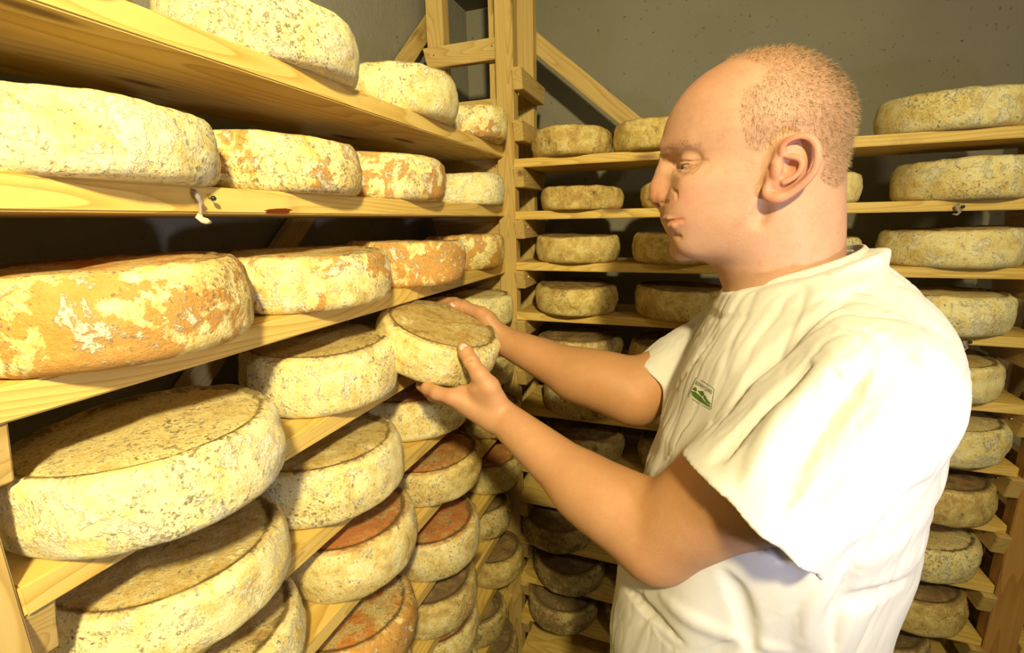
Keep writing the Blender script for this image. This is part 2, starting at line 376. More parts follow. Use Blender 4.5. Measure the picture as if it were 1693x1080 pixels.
# ------------------------------------------------------------------ cheeses
def cheese_mesh(r, h, seed, nseg=84, rough=1., sink=.0):
    R1 = h*.24                                          # rounding of the edges
    prof = [(r*.0, h-.0015-sink)]
    for t in (.2, .4, .58, .72): prof.append((r*t, h-.0015-sink))
    prof += [((r-R1)*.94, h-.0035-sink*.8), ((r-R1)*.975, h-.0045-sink*.5), (r-R1*.98, h-.001)]
    for k in range(1, 6):
        a = k/5*math.pi/2; prof.append((r-R1+R1*math.sin(a)*.88, h-R1+R1*math.cos(a)))
    zt, zb = h-R1, R1
    for k in range(1, 8):
        t = k/8; prof.append((r-R1*.12+R1*.14*math.sin(t*math.pi), zt+(zb-zt)*t))
    for k in range(0, 6):
        a = k/5*math.pi/2; prof.append((r-R1+R1*math.cos(a)*.88, R1-R1*math.sin(a)))
    prof += [(r*.6, 0), (0, 0)]
    npf = len(prof)
    verts, faces, topv, rimv = [], [], [], []
    sd = seed*7.3
    ox, oy = math.sin(sd)*.4, math.cos(sd*1.7)*.4
    for j, (pr, pz) in enumerate(prof):
        ring = 1 if pr < 1e-6 else nseg
        for s in range(ring):
            a = 2*math.pi*s/nseg; ca, sa = math.cos(a), math.sin(a)
            q = Vector((ca*pr*9+sd, sa*pr*9, pz*12+sd))
            q2 = Vector((ca*pr*34+sd, sa*pr*34, pz*40))
            n1 = noise.noise(q); n2 = noise.noise(q2); n3 = noise.noise(q2*2.6)
            rr = pr*(1+.016*math.sin(2*a+sd)+.008*math.sin(3*a+2*sd))
            dr = (.0042*n1+.0021*n2+.0011*n3)*rough*(1 if pr > r*.6 else .3)
            z = pz*(1+.035*math.sin(a+sd))
            if pz > h*.5: z += (.0020*n1+.0014*n2+.0008*n3)*rough
            elif pz < 1e-5: z = 0
            verts.append(((rr+dr)*ca, (rr+dr)*sa, max(z, 0)))
            topv.append(1. if (pr < r-R1*.9 and pz > h*.5) else (.5 if (pz > h*.5 and pr < r-R1*.4) else 0.))
            rimv.append(max(0., 1-abs(pr-(r-R1*.95))/(R1*.45)) if pz > h*.6 else 0.)
    idx = []; c = 0
    for j, (pr, _) in enumerate(prof):
        n = 1 if pr < 1e-6 else nseg; idx.append((c, n)); c += n
    for j in range(npf-1):
        (a0, na), (b0, nb) = idx[j], idx[j+1]
        for s in range(nseg):
            s2 = (s+1) % nseg
            if na == 1: faces.append((a0, b0+s, b0+s2))
            elif nb == 1: faces.append((a0+s, b0, a0+s2))
            else: faces.append((a0+s, b0+s, b0+s2, a0+s2))
    me = D.meshes.new('cheese_wheel'); me.from_pydata(verts, [], faces)
    me.attributes.new('top', 'FLOAT', 'POINT').data.foreach_set('value', topv)
    me.attributes.new('rim', 'FLOAT', 'POINT').data.foreach_set('value', rimv)
    me.materials.append(M_CHEESE); return me
_seed = [0]
STY = {'pale': (.98, 0, .22, .05), 'patchy': (.85, .66, .18, .85), 'orange': (.78, .78, .18, 1.), 'redtop': (.66, .14, .42, 1.), 'tan': (.48, .02, .45, 0),
       'ochre': (.42, .12, .52, .35), 'grey': (.58, 0, .85, 0), 'brown': (.42, .05, 1., .30), 'golden': (.84, 0, .28, .12)}
def cheese(X, Y, Z, r, h, style, label, group, tilt=None, seg=84, rough=1.):
    _seed[0] += 1
    o = link('cheese_wheel', cheese_mesh(r, h, _seed[0], seg, rough), None, None, True)
    o.location = (X, Y, Z); a = _seed[0]*2.4
    if tilt is not None: o.rotation_mode = 'QUATERNION'; o.rotation_quaternion = Vector((0, 0, 1)).rotation_difference(Vector(tilt))
    else: o.rotation_euler = (0, 0, a)
    s = STY[style] if isinstance(style, str) else style
    o.color = s
    return tag(o, label, 'cheese', group)
LOOK = {'pale': 'pale mould-crusted', 'patchy': 'white and orange patchy', 'orange': 'orange-blotched', 'redtop': 'red-brown topped', 'tan': 'tan rough-rinded',
        'ochre': 'ochre brown', 'grey': 'grey mouldy', 'brown': 'dark brown mouldy', 'golden': 'golden yellow'}
NTH = ['nearest the camera', 'second from the camera', 'third from the camera', 'farthest one']
# left rack: per shelf (index, column, Y, radius, overhang, height, look)
LEFT = [
 (0, 0, .235, .118, .030, .078, 'golden'), (0, 1, .527, .118, .035, .074, 'pale'), (0, 2, .828, .115, .035, .078, 'golden'), (0, 3, 1.085, .088, .045, .070, 'patchy'),
 (1, 0, .283, .117, .035, .066, 'pale'), (1, 1, .516, .113, .035, .067, 'patchy'), (1, 2, .766, .114, .035, .073, 'patchy'), (1, 3, 1.070, .100, .035, .070, 'pale'),
 (2, 0, .283, .118, .062, .080, (.80, .74, .2, 1.)), (2, 1, .533, .118, .054, .075, 'patchy'), (2, 2, .777, .112, .062, .078, 'orange'), (2, 3, 1.055, .100, .038, .080, 'orange'),
 (3, 0, .278, .117, .082, .074, 'pale'), (3, 1, .558, .118, .046, .090, 'golden'), (3, 3, 1.105, .090, .042, .080, 'pale'),
 (4, 0, .298, .119, .045, .072, 'golden'), (4, 1, .533, .116, .056, .086, 'golden'), (4, 2, .800, .116, .042, .084, (.7, .05, .38, .9)), (4, 3, 1.100, .092, .045, .082, 'grey'),
 (5, 0, .318, .112, .030, .080, 'golden'), (5, 1, .557, .118, .056, .086, 'redtop'), (5, 2, .812, .112, .066, .078, 'redtop'), (5, 3, 1.105, .090, .060, .080, 'ochre'),
 (6, 0, .290, .112, .030, .080, 'golden'), (6, 1, .535, .118, .055, .082, 'orange'), (6, 2, .790, .115, .066, .086, 'redtop'), (6, 3, 1.100, .092, .060, .084, 'redtop'),
 (7, 1, .540, .115, .035, .082, 'redtop'), (7, 2, .791, .114, .056, .086, 'ochre'), (7, 3, 1.085, .088, .030, .086, 'grey'),
 (8, 1, .560, .115, .035, .082, 'ochre'), (8, 2, .835, .114, .035, .086, 'redtop'), (8, 3, 1.100, .094, .060, .084, 'ochre'),
 (9, 2, .830, .114, .035, .084, 'golden'), (9, 3, 1.030, .088, .030, .084, 'grey'),
 (10, 2, .800, .114, .035, .084, 'brown'), (10, 3, 1.075, .092, .050, .082, 'brown'),
]
for i, cidx, Y, r, o_, h, st in LEFT:
    lab = '%s cheese wheel, %s on the left rack\'s %s shelf' % (LOOK[st] if isinstance(st, str) else ('orange-blotched' if i == 2 else 'brown-topped'), NTH[cidx], ORD[i])
    cheese(XF-r+o_, Y, hL[i]+TL, r, h, st, lab, 'cheese wheels on the left rack', seg=120 if cidx < 2 else 84)
# held cheese
HC_ = np.array([-.396, .693, 1.400]); HN = np.array([.405, -.013, 1.]); HN /= np.linalg.norm(HN)
_p = HC_-HN*.037
held = cheese(*_p, .1045, .076, (.74, .05, .28, .25), 'pale tan cheese wheel held tilted between the man\'s two hands', None, tilt=HN, seg=140)
# back rack: X from tangent columns
def BX(px, py, r, o_, side=-1):
    d = ray(px, py); a = math.atan2(d[0], d[1]); Y = YFR+r-o_
    return (Y*math.sin(a)-side*r)/math.cos(a)
BACK = [
 (0, 0, -.292, .103, .030, .066, 'ochre'), (0, 1, BX(1012, 235, .105, .03), .105, .030, .070, 'ochre'), (0, 3, .485, .118, .03, .074, 'golden'),
 (1, 0, -.262, .110, .030, .058, 'ochre'), (1, 1, BX(1062, 332, .105, .03), .105, .03, .058, 'ochre'), (1, 2, BX(1427, 315, .10, .03, 1), .10, .03, .060, 'golden'), (1, 3, .530, .120, .035, .080, 'golden'),
 (2, 0, -.274, .110, .035, .070, 'tan'), (2, 1, BX(1045, 418, .110, .035), .110, .035, .072, 'ochre'), (2, 2, BX(1426, 400, .10, .03, 1), .10, .03, .060, 'golden'), (2, 3, .520, .116, .035, .076, 'golden'),
 (3, 0, -.272, .110, .040, .076, 'tan'), (3, 1, BX(1050, 505, .110, .04), .110, .04, .076, 'tan'), (3, 3, .520, .124, .045, .080, 'pale'),
 (4, 0, -.260, .114, .045, .074, 'grey'), (4, 1, BX(1041, 580, .110, .045), .110, .045, .074, 'ochre'), (4, 3, .530, .114, .045, .082, 'golden'),
 (5, 0, -.245, .114, .050, .078, 'grey'), (5, 1, BX(1058, 675, .108, .04), .108, .04, .070, 'golden'), (5, 3, .550, .118, .055, .082, 'pale'),
 (6, 0, -.243, .112, .050, .080, 'grey'), (6, 1, BX(1054, 750, .106, .05), .106, .05, .078, 'brown'), (6, 3, .548, .118, .060, .084, 'ochre'),
 (7, 0, -.170, .105, .040, .078, 'brown'), (7, 3, .550, .118, .050, .084, 'pale'),
 (8, 0, -.318, .106, .055, .076, 'brown'), (8, 1, .0, .105, .03, .076, 'brown'), (8, 3, .545, .118, .050, .086, 'ochre'),
 (9, 0, -.282, .112, .050, .076, 'brown'), (9, 1, -.02, .108, .03, .076, 'brown'), (9, 3, .50, .116, .045, .084, 'brown'),
 (10, 0, -.300, .113, .050, .078, 'brown'), (10, 1, -.06, .108, .03, .078, 'brown'),
]
for i, cidx, X, r, o_, h, st in BACK:
    place = ['leftmost', 'second from the left', 'behind the man\'s neck', 'rightmost'][cidx]
    lab = '%s cheese wheel, %s on the back rack\'s %s shelf' % (LOOK[st], place, ORD[i])
    cheese(X, YFR+r-o_, hB[i]+TB, r, h, st, lab, 'cheese wheels on the back rack', seg=72, rough=1.25)
for i, X, st in ((8, .885, 'ochre'), (9, .90, 'ochre')):
    cheese(X, YFR+.08, hB[i]+TB, .11, .08, st, 'brown cheese wheel at the far right beyond the brown post, %s' % ('upper' if i == 8 else 'lower'), 'cheese wheels beyond the right post', seg=64)

# ------------------------------------------------------------------ pins and scraps on the board edges
def tube(name, pts, radii, mat, parent=None, seg=8, flat=1.):
    bm = bmesh.new(); rings = []
    pts = [Vector(p) for p in pts]
    for k, p in enumerate(pts):
        d = (pts[min(k+1, len(pts)-1)]-pts[max(k-1, 0)]).normalized()
        a = d.cross(Vector((.3, .9, .1))).normalized(); b2 = d.cross(a)
        rings.append([bm.verts.new(p+(a*math.cos(t)*flat+b2*math.sin(t))*radii[k]) for t in [2*math.pi*q/seg for q in range(seg)]])
    for A, B in zip(rings, rings[1:]):
        for q in range(seg): bm.faces.new((A[q], A[(q+1) % seg], B[(q+1) % seg], B[q]))
    bm.faces.new(rings[0][::-1]); bm.faces.new(rings[-1])
    bmesh.ops.recalc_face_normals(bm, faces=bm.faces)
    return link(name, bmesh_mesh(name, bm), mat, parent, True)
def sphere(name, c, rad, mat, parent=None, sc=(1, 1, 1), quat=None, seg=16):
    bm = bmesh.new(); bmesh.ops.create_uvsphere(bm, u_segments=seg, v_segments=seg//2+2, radius=1)
    bmesh.ops.scale(bm, vec=Vector(sc)*rad, verts=bm.verts)
    o = link(name, bmesh_mesh(name, bm), mat, parent, True)
    mw = quat.to_matrix().to_4x4() if quat else Matrix.Identity(4); mw.translation = Vector(c)
    if parent is not None: o.matrix_parent_inverse = Matrix.Translation(parent.location).inverted()
    o.matrix_basis = mw; return o
def reparent(o, parent): o.parent = parent; o.matrix_parent_inverse = Matrix.Translation(parent.location).inverted()
base = onX(322, 318, XF+.003)
sc1 = empty('pinned_scrap', base, 'twisted pale scrap hanging by a dark-headed pin from the left rack\'s second board', 'scrap')
P = [onX(x, y, XF+dx) for x, y, dx in ((319, 314, .003), (324, 320, .008), (328, 328, .009), (332, 333, .007), (331, 340, .007), (332, 350, .008), (331, 356, .009))]
reparent(tube('twist', P, [.0016, .0026, .0022, .0026, .0017, .0015, .0018], M_GREYSCRAP, None, 7, .7), sc1)
P = [onX(x, y, XF+dx) for x, y, dx in ((331, 353, .008), (329, 359, .010), (335, 364, .010), (342, 366, .012), (349, 368, .012))]
reparent(tube('leaf', P, [.0018, .0034, .0032, .0030, .0015], M_SCRAP, None, 8, .45), sc1)
reparent(tube('pin_shaft', [onX(343, 327.5, XF-.002), onX(353, 328, XF+.008)], [.0005, .0005], M_HOLE, None, 6), sc1)
sphere('pin_head', onX(353, 328, XF+.009), .0026, M_PIN, sc1)
for (x0, y0), nm, mt in (((1585, 338), 'second', M_PINB), ((1597, 562), 'fourth', M_PIN)):
    b0 = onY(x0, y0, YFR-.004)
    s2 = empty('pinned_scrap', b0, 'small mouldy scrap pinned to the edge of the back rack\'s %s board' % nm, 'scrap')
    P = [onY(x0+x, y0+y, YFR-d) for x, y, d in ((0, 0, .003), (-4, 4, .008), (-2, 9, .010), (2, 13, .010), (-3, 17, .012), (-10, 16, .012))]
    reparent(tube('twist', P, [.002, .005, .0045, .003, .0028, .0015], M_GREYSCRAP, None, 7, .8), s2)
    sphere('pin_head', onY(x0+7, y0+4, YFR-.010), .0035, mt, s2)
#@@PERSON
# ------------------------------------------------------------------ signed-distance modelling
class SDF:
    """smooth blend of simple solids, turned into one continuous surface by surface nets"""
    def __init__(s): s.p = []
    def add(s, fn, c, rad, k=.01, sub=False): s.p.append((fn, np.array(c, float), rad, k, sub)); return s
    def cone(s, a, b, ra, rb, k=.01, sub=False, flat=None):
        a, b = np.array(a, float), np.array(b, float); ab = b-a; L2 = ab@ab+1e-12
        if flat is not None: fd = np.array(flat[0], float); fd /= np.linalg.norm(fd); fs = flat[1]-1
        def fn(P):
            q = P-a
            if flat is not None: 
                t = np.clip(q@ab/L2, 0, 1); q2 = q-t[:, None]*ab; q2 = q2+(q2@fd)[:, None]*fd*fs
                return np.sqrt((q2**2).sum(1))-(ra+(rb-ra)*t)
            t = np.clip(q@ab/L2, 0, 1); q = q-t[:, None]*ab
            return np.sqrt((q**2).sum(1))-(ra+(rb-ra)*t)
        return s.add(fn, (a+b)/2, math.sqrt(L2)/2+max(ra, rb), k, sub)
    def chain(s, pts, radii, k=.01, sub=False, flat=None):
        for i in range(len(pts)-1): s.cone(pts[i], pts[i+1], radii[i], radii[i+1], k, sub, flat)
        return s
    def ell(s, c, r, k=.01, sub=False, ax=None):
        c = np.array(c, float); r = np.array(r, float); R = np.eye(3) if ax is None else np.array(ax, float)
        mr = r.min()
        def fn(P):
            q = ((P-c)@R.T)/r; l = np.sqrt((q**2).sum(1)); q2 = q/r
            g = np.sqrt((q2**2).sum(1))+1e-9
            return np.where(l > 1e-3, l*(l-1)/g, -mr)
        return s.add(fn, c, r.max(), k, sub)
    def ev(s, P, idx):
        d = np.full(len(P), .5)
        for i in idx:
            fn, c, rad, k, sub = s.p[i]; b = fn(P)
            if sub == 'clip': d = np.maximum(d, b)
            elif sub:
                b = -b; h = np.clip(.5-.5*(b-d)/k, 0, 1); d = b*(1-h)+d*h+k*h*(1-h)
            else:
                h = np.clip(.5+.5*(b-d)/k, 0, 1); d = b*(1-h)+d*h-k*h*(1-h)
        return d
    def mesh(s, h, post=None, zmin=-9., zmax=9.):
        n = 14; bs = n*h; half = bs*.5*1.7321
        lo = np.min([p[1]-p[2] for p in s.p if not p[4]], 0)-bs; hi = np.max([p[1]+p[2] for p in s.p if not p[4]], 0)+bs
        nb = np.ceil((hi-lo)/bs).astype(int)
        G = np.stack(np.meshgrid(*[np.arange(q) for q in nb], indexing='ij'), -1).reshape(-1, 3)
        Cc = lo+(G+.5)*bs
        N3 = (nb*n+2).astype(np.int64)
        near = np.zeros(len(G), bool)
        for fn, c, rad, k, sub in s.p:
            if not sub: near |= np.linalg.norm(Cc-c, axis=1) < rad+half+.01
        near &= (Cc[:, 2] > zmin-bs) & (Cc[:, 2] < zmax+bs)
        G, Cc = G[near], Cc[near]
        dc = s.ev(Cc, range(len(s.p)))
        if post is not None: dc = post(Cc, dc)
        keep = np.abs(dc) < half*1.45+.006
        G, Cc = G[keep], Cc[keep]
        ar = np.arange(n+1)
        I = np.stack(np.meshgrid(ar, ar, ar, indexing='ij'), -1).reshape(-1, 3)
        allc, allv, edges = [], [], [[], [], []]
        for g, cc in zip(G, Cc):
            P = lo+(g*n+I)*h
            idx = [i for i, (fn, c, rad, k, sub) in enumerate(s.p) if sub == 'clip' or np.linalg.norm(cc-c) < rad+half+.03+k]
            d = s.ev(P, idx)
            if post is not None: d = post(P, d)
            d = d.reshape(n+1, n+1, n+1)
            sg = d < 0
            if sg.all() or not sg.any(): continue
            cnt = np.zeros((n, n, n)); pos = np.zeros((n, n, n, 3))
            for ax in range(3):
                a = [slice(0, n+1)]*3; b = [slice(0, n+1)]*3; a[ax] = slice(0, n); b[ax] = slice(1, n+1)
                da, db = d[tuple(a)], d[tuple(b)]; cr = (da < 0) != (db < 0)
                t = np.where(cr, da/np.where(cr, da-db, 1), 0)
                o1, o2 = [q for q in range(3) if q != ax]
                for u in (0, 1):
                    for v in (0, 1):
                        sl = [slice(0, n)]*3; sl[o1] = slice(u, n+u); sl[o2] = slice(v, n+v)
                        c_ = cr[tuple(sl)]; cnt += c_
                        pos[..., ax] += c_*t[tuple(sl)]; pos[..., o1] += c_*u; pos[..., o2] += c_*v
                # quads owned: edges with all coords in [0,n)
                sl = [slice(0, n)]*3
                e = np.argwhere(cr[tuple(sl)])
                if len(e):
                    edges[ax].append(np.c_[e+g*n, (da[tuple(sl)][tuple(e.T)] < 0).astype(int)])
            m = cnt > 0
            ijk = np.argwhere(m); allc.append(ijk+g*n); allv.append(lo+(ijk+g*n+pos[m]/cnt[m][:, None])*h)
        C_ = np.concatenate(allc).astype(np.int64); V = np.concatenate(allv)
        key = lambda q: ((q[:, 0]+1)*(N3[1]+4)+(q[:, 1]+1))*(N3[2]+4)+(q[:, 2]+1)
        K = key(C_); o = np.argsort(K); K, V = K[o], V[o]
        quads = []
        for ax in range(3):
            if not edges[ax]: continue
            E = np.concatenate(edges[ax]).astype(np.int64); fl = E[:, 3] == 1; E = E[:, :3]
            o1, o2 = (ax+1) % 3, (ax+2) % 3
            q = []
            for u, v in ((-1, -1), (0, -1), (0, 0), (-1, 0)):
                e = E.copy(); e[:, o1] += u; e[:, o2] += v; kk = key(e); p = np.clip(np.searchsorted(K, kk), 0, len(K)-1)
                q.append(np.where(K[p] == kk, p, -1))
            q = np.stack(q, 1); ok = (q >= 0).all(1); q = np.where(fl[:, None], q, q[:, ::-1])[ok]; quads.append(q)
        Q = np.concatenate(quads)
        return V, Q
def spl(pts, n=4):
    P = [np.array(p, float) for p in pts]
    if len(P) < 3: return [P[0]+(P[-1]-P[0])*t for t in np.linspace(0, 1, n+1)]
    Q = [2*P[0]-P[1]]+P+[2*P[-1]-P[-2]]; out = []
    for i in range(1, len(Q)-2):
        for t in np.arange(n)/n:
            a, b, c, d = Q[i-1:i+3]; out.append(.5*((2*b)+(c-a)*t+(2*a-5*b+4*c-d)*t*t+(-a+3*b-3*c+d)*t**3))
    out.append(P[-1]); return out
def spr(r, n=4): return [q[0] for q in spl([[x] for x in r], n)]
def np_mesh(name, V, Q):
    me = D.meshes.new(name); me.vertices.add(len(V)); me.vertices.foreach_set('co', V.astype(np.float32).ravel())
    me.loops.add(Q.size); me.loops.foreach_set('vertex_index', Q.astype(np.int32).ravel())
    me.polygons.add(len(Q)); me.polygons.foreach_set('loop_start', np.arange(0, Q.size, 4, dtype=np.int32))
    me.update(calc_edges=True); me.validate(); return me
def smooth_v(V, Q, it=2, lam=.5):
    for _ in range(it):
        S_ = np.zeros_like(V); Cn = np.zeros(len(V))
        for a in range(4):
            for b in (1, 3):
                np.add.at(S_, Q[:, a], V[Q[:, (a+b) % 4]]); np.add.at(Cn, Q[:, a], 1)
        V = V+(S_/np.maximum(Cn, 1)[:, None]-V)*lam
    return V
def inpoly(x, z, poly):
    poly = np.array(poly); ins = np.zeros(len(x), bool); j = len(poly)-1
    for i in range(len(poly)):
        xi, zi = poly[i]; xj, zj = poly[j]
        c = ((zi > z) != (zj > z)) & (x < (xj-xi)*(z-zi)/(zj-zi+1e-12)+xi); ins ^= c; j = i
    return ins
def polydist(x, z, poly):
    poly = np.array(poly); d = np.full(len(x), 9.)
    for i in range(len(poly)):
        a, b = poly[i-1], poly[i]; e = b-a; qx, qz = x-a[0], z-a[1]
        t = np.clip((qx*e[0]+qz*e[1])/(e@e+1e-12), 0, 1); d = np.minimum(d, (qx-t*e[0])**2+(qz-t*e[1])**2)
    d = np.sqrt(d); return np.where(inpoly(x, z, poly), -d, d)

# ------------------------------------------------------------------ the man
YM = .65                                   # his mid plane
body = SDF()
def HP(px, py, Y=YM): q = onY(px, py, Y); return (q[0], q[2])
prof_px = [(1300, 81), (1262, 84), (1230, 91), (1200, 103), (1160, 126), (1128, 155), (1107, 188), (1096, 220), (1093, 240), (1097, 262), (1103, 285), (1104, 310),
           (1100, 330), (1099, 345), (1099, 362), (1107, 368), (1109, 378), (1115, 388), (1114, 404), (1118, 416), (1131, 425), (1157, 432), (1184, 438), (1205, 455), (1250, 470),
           (1330, 450), (1368, 400), (1374, 350), (1372, 320), (1385, 295), (1397, 265), (1406, 232), (1413, 204), (1413, 172), (1400, 142), (1372, 112), (1340, 92)]
hp = np.array([HP(*q) for q in prof_px])
# Chaikin smoothing keeps the outline round
for _ in range(2):
    nx_ = np.roll(hp, -1, 0); hp = np.stack([hp*.75+nx_*.25, hp*.25+nx_*.75], 1).reshape(-1, 2)
hp = hp[::2] if len(hp) > 120 else hp
def f_head(P):
    x, y, z = P[:, 0], P[:, 1]-YM, P[:, 2]
    d2 = polydist(x, z, hp)
    W = np.interp(z, [1.50, 1.545, 1.57, 1.60, 1.64, 1.67, 1.70, 1.74, 1.80], [.054, .055, .060, .066, .071, .073, .077, .079, .079])
    Wf = np.interp(x, [-.04, 0., .04, .08, .12, .18], [.80, .90, .97, 1.0, 1.0, .97])
    W = W*Wf
    Rr = np.interp(z, [1.54, 1.58, 1.62, 1.66, 1.70, 1.74, 1.80], [.045, .060, .082, .098, .098, .092, .085])
    t = np.clip(-d2/Rr, -3, 1); e = 2.1
    return (((np.abs(y)/W)**e+np.clip(1-t, 0, 9)**e)**(1/e)-1)*np.minimum(Rr, W)
body.add(f_head, (.07, YM, 1.66), .17, .01)
# neck and throat
body.cone((.108, YM, 1.61), (.127, YM, 1.46), .0555, .064, .03)
body.cone((.075, YM, 1.585), (.105, YM, 1.50), .036, .045, .03)
# jaw corners, cheekbones, brow ridge, chin
for s in (-1, 1):
    body.ell((.060, YM+s*.044, 1.582), (.028, .014, .022), .02)
    body.ell((.020, YM+s*.034, 1.572), (.030, .014, .016), .02)
    body.ell((.020, YM+s*.050, 1.640), (.030, .012, .015), .02)
    body.cone((-.027, YM+s*.010, 1.6865), (.002, YM+s*.043, 1.6865), .0070, .0060, .010)
    # eye socket and lids
    body.ell((-.030, YM+s*.029, 1.6665), (.020, .017, .0105), .010, True)
    body.ell((-.020, YM+s*.048, 1.6640), (.030, .0115, .0100), .012, True)
    body.ell((.0065, YM+s*.0300, 1.6640), (.0185, .0195, .0130), .006)
    # cheek fullness beside the mouth and under the eye
    body.ell((.016, YM+s*.033, 1.612), (.026, .020, .026), .025)
body.ell((-.006, YM, 1.603), (.021, .031, .026), .02)
for s in (-1, 1): body.ell((.004, YM+s*.031, 1.610), (.022, .016, .030), .02)
body.ell((-.004, YM, 1.559), (.015, .019, .013), .012)
# nose
nose = [HP(1094, 262), HP(1090, 290), HP(1083, 309), HP(1083, 324)]
nr = [.0060, .0070, .0090, .0112]
body.chain([(q[0]+.004, YM, q[1]) for q in nose], nr, .008)
body.cone((-.026, YM, 1.655), (-.024, YM, 1.628), .012, .017, .010)
for s in (-1, 1):
    body.ell((-.0235, YM+s*.0135, 1.6265), (.0125, .0070, .0090), .004)
    body.ell((-.033, YM+s*.0085, 1.6170), (.0075, .0034, .0034), .0020, True)
# lips
for s in (-1, 1):
    body.chain([(HP(1101, 360)[0], YM, HP(1101, 360)[1]), (HP(1101, 361)[0]+.006, YM+s*.012, HP(1101, 361)[1]), (-.006, YM+s*.022, 1.6005)], [.0044, .0038, .0018], .004)
    body.chain([(HP(1110, 373)[0], YM, HP(1110, 373)[1]), (HP(1110, 374)[0]+.005, YM+s*.011, HP(1110, 374)[1]), (-.004, YM+s*.021, 1.5960)], [.0055, .0046, .0018], .004)
def bsurf(px, py, z0=.45, z1=.75):
    t = np.linspace(z0, z1, 500); P = CAM+ray(px, py)*t[:, None]; d = body.ev(P, range(nbase)); i = np.nonzero(d < 0)[0]
    return P[i[0]] if len(i) else None
# creases of the near half, found on the surface, and mirrored to the far half
FACE = [
        ([(1099, 360.5), (1107, 360.5), (1117, 361.5)], [.0022, .0024, .0012], .003, False, 0),
        ([(1109, 373), (1116, 371.5), (1125, 368)], [.0034, .0036, .0014], .004, False, 0),
        ([(1094, 365.5), (1099, 366), (1105, 366), (1110, 365.8), (1115, 365.2), (1120, 364.4), (1125, 363.4), (1130, 362)], [.0016, .0018, .0018, .0018, .0017, .0015, .0013, .0008], .0012, True, 0),
        ([(1111, 312), (1118, 319), (1119, 327)], [.0004, .0007, .0005], .004, True, 0),
        ([(1093, 336.5), (1099, 334), (1105, 334)], [.0016, .0024, .0014], .0016, True, 0),
        ([(1113, 389), (1123, 392)], [.0020, .0010], .006, True, 0),
        ([(1113, 273.5), (1120, 275.5), (1128, 276), (1136, 273), (1142, 270)], [.0012, .0024, .0026, .0016, .0006], .0010, True, 0),
        ([(1115, 266), (1130, 267), (1150, 266.5), (1171, 265)], [.0008, .0011, .0011, .0006], .0018, True, 0),
        ([(1118, 283), (1128, 289), (1142, 285.5), (1152, 279)], [.0008, .0014, .0012, .0006], .003, True, 0),
        ([(1130, 282), (1140, 280), (1150, 274)], [.0006, .0010, .0006], .0022, True, 0),
        ([(1094, 259), (1102, 256)], [.0014, .0008], .004, True, 0),
        ([(1262, 334), (1259, 350), (1256, 366)], [.0008, .0014, .0008], .014, True, 0)]
nbase = len(body.p); lips = []
for qi, (pp, rr, k, sb, _) in enumerate(FACE):
    nbase = len(body.p); P = [bsurf(*q) for q in pp]; ok = [i for i in range(len(P)) if P[i] is not None]
    P = [P[i] for i in ok]; rr = [rr[i] for i in ok]
    if len(P) < 2: continue
    if qi < 3: lips += P
    if qi == 6: lash = P[:4]
    if not sb: P = [p+_f*.0012 for p in P]
    body.chain(P, rr, k, sb); body.chain([np.array([p[0], 2*YM-p[1], p[2]]) for p in P], rr, k, sb)
# ears
ear_px = [(1296, 268), (1292, 250), (1299, 238), (1312, 231), (1327, 229), (1339, 236), (1345, 250), (1345, 268), (1340, 285), (1330, 299), (1316, 312), (1300, 323), (1284, 328), (1271, 324), (1268, 312), (1275, 297)]
def earP(px, py, off, s):
    q = onY(px, py, .572); t = (q[0]-.075)/.05
    return np.array([q[0], YM+s*(.078+off+.014*t), q[2]])
for s in (-1, 1):
    body.ell(earP(1312, 262, -.006, s), (.0175, .0050, .0230), .005)
    body.ell(earP(1294, 296, -.006, s), (.0150, .0052, .0150), .006)
    body.cone(earP(1290, 290, -.016, s), earP(1300, 250, -.016, s), .012, .012, .010)
    body.chain(spl([earP(x, y, o, s) for (x, y), o in zip(ear_px, [-.001, .001, .002, .003, .003, .003, .003, .003, .002, .002, .001, .0, .0, -.002, -.003, -.003])]),
               spr([.0026, .0030, .0032, .0033, .0034, .0034, .0034, .0033, .0032, .0032, .0034, .0042, .0052, .0046, .0038, .0030]), .0022)
    body.ell(earP(1300, 276, .003, s), (.0085, .0085, .0110), .003, True)
    body.chain(spl([earP(x, y, .0025, s) for x, y in ((1300, 245), (1313, 239), (1326, 241), (1334, 254), (1334, 270), (1328, 284))]), spr([.0020, .0030, .0030, .0026, .0022, .0014]), .002, True)
    body.chain(spl([earP(x, y, .0010, s) for x, y in ((1299, 260), (1312, 262), (1322, 268), (1321, 281), (1310, 294), (1294, 303))]), spr([.0018, .0022, .0024, .0024, .0024, .0028]), .002)
    body.chain(spl([earP(x, y, .0005, s) for x, y in ((1281, 268), (1284, 279), (1280, 290))]), spr([.0030, .0036, .0026]), .004)
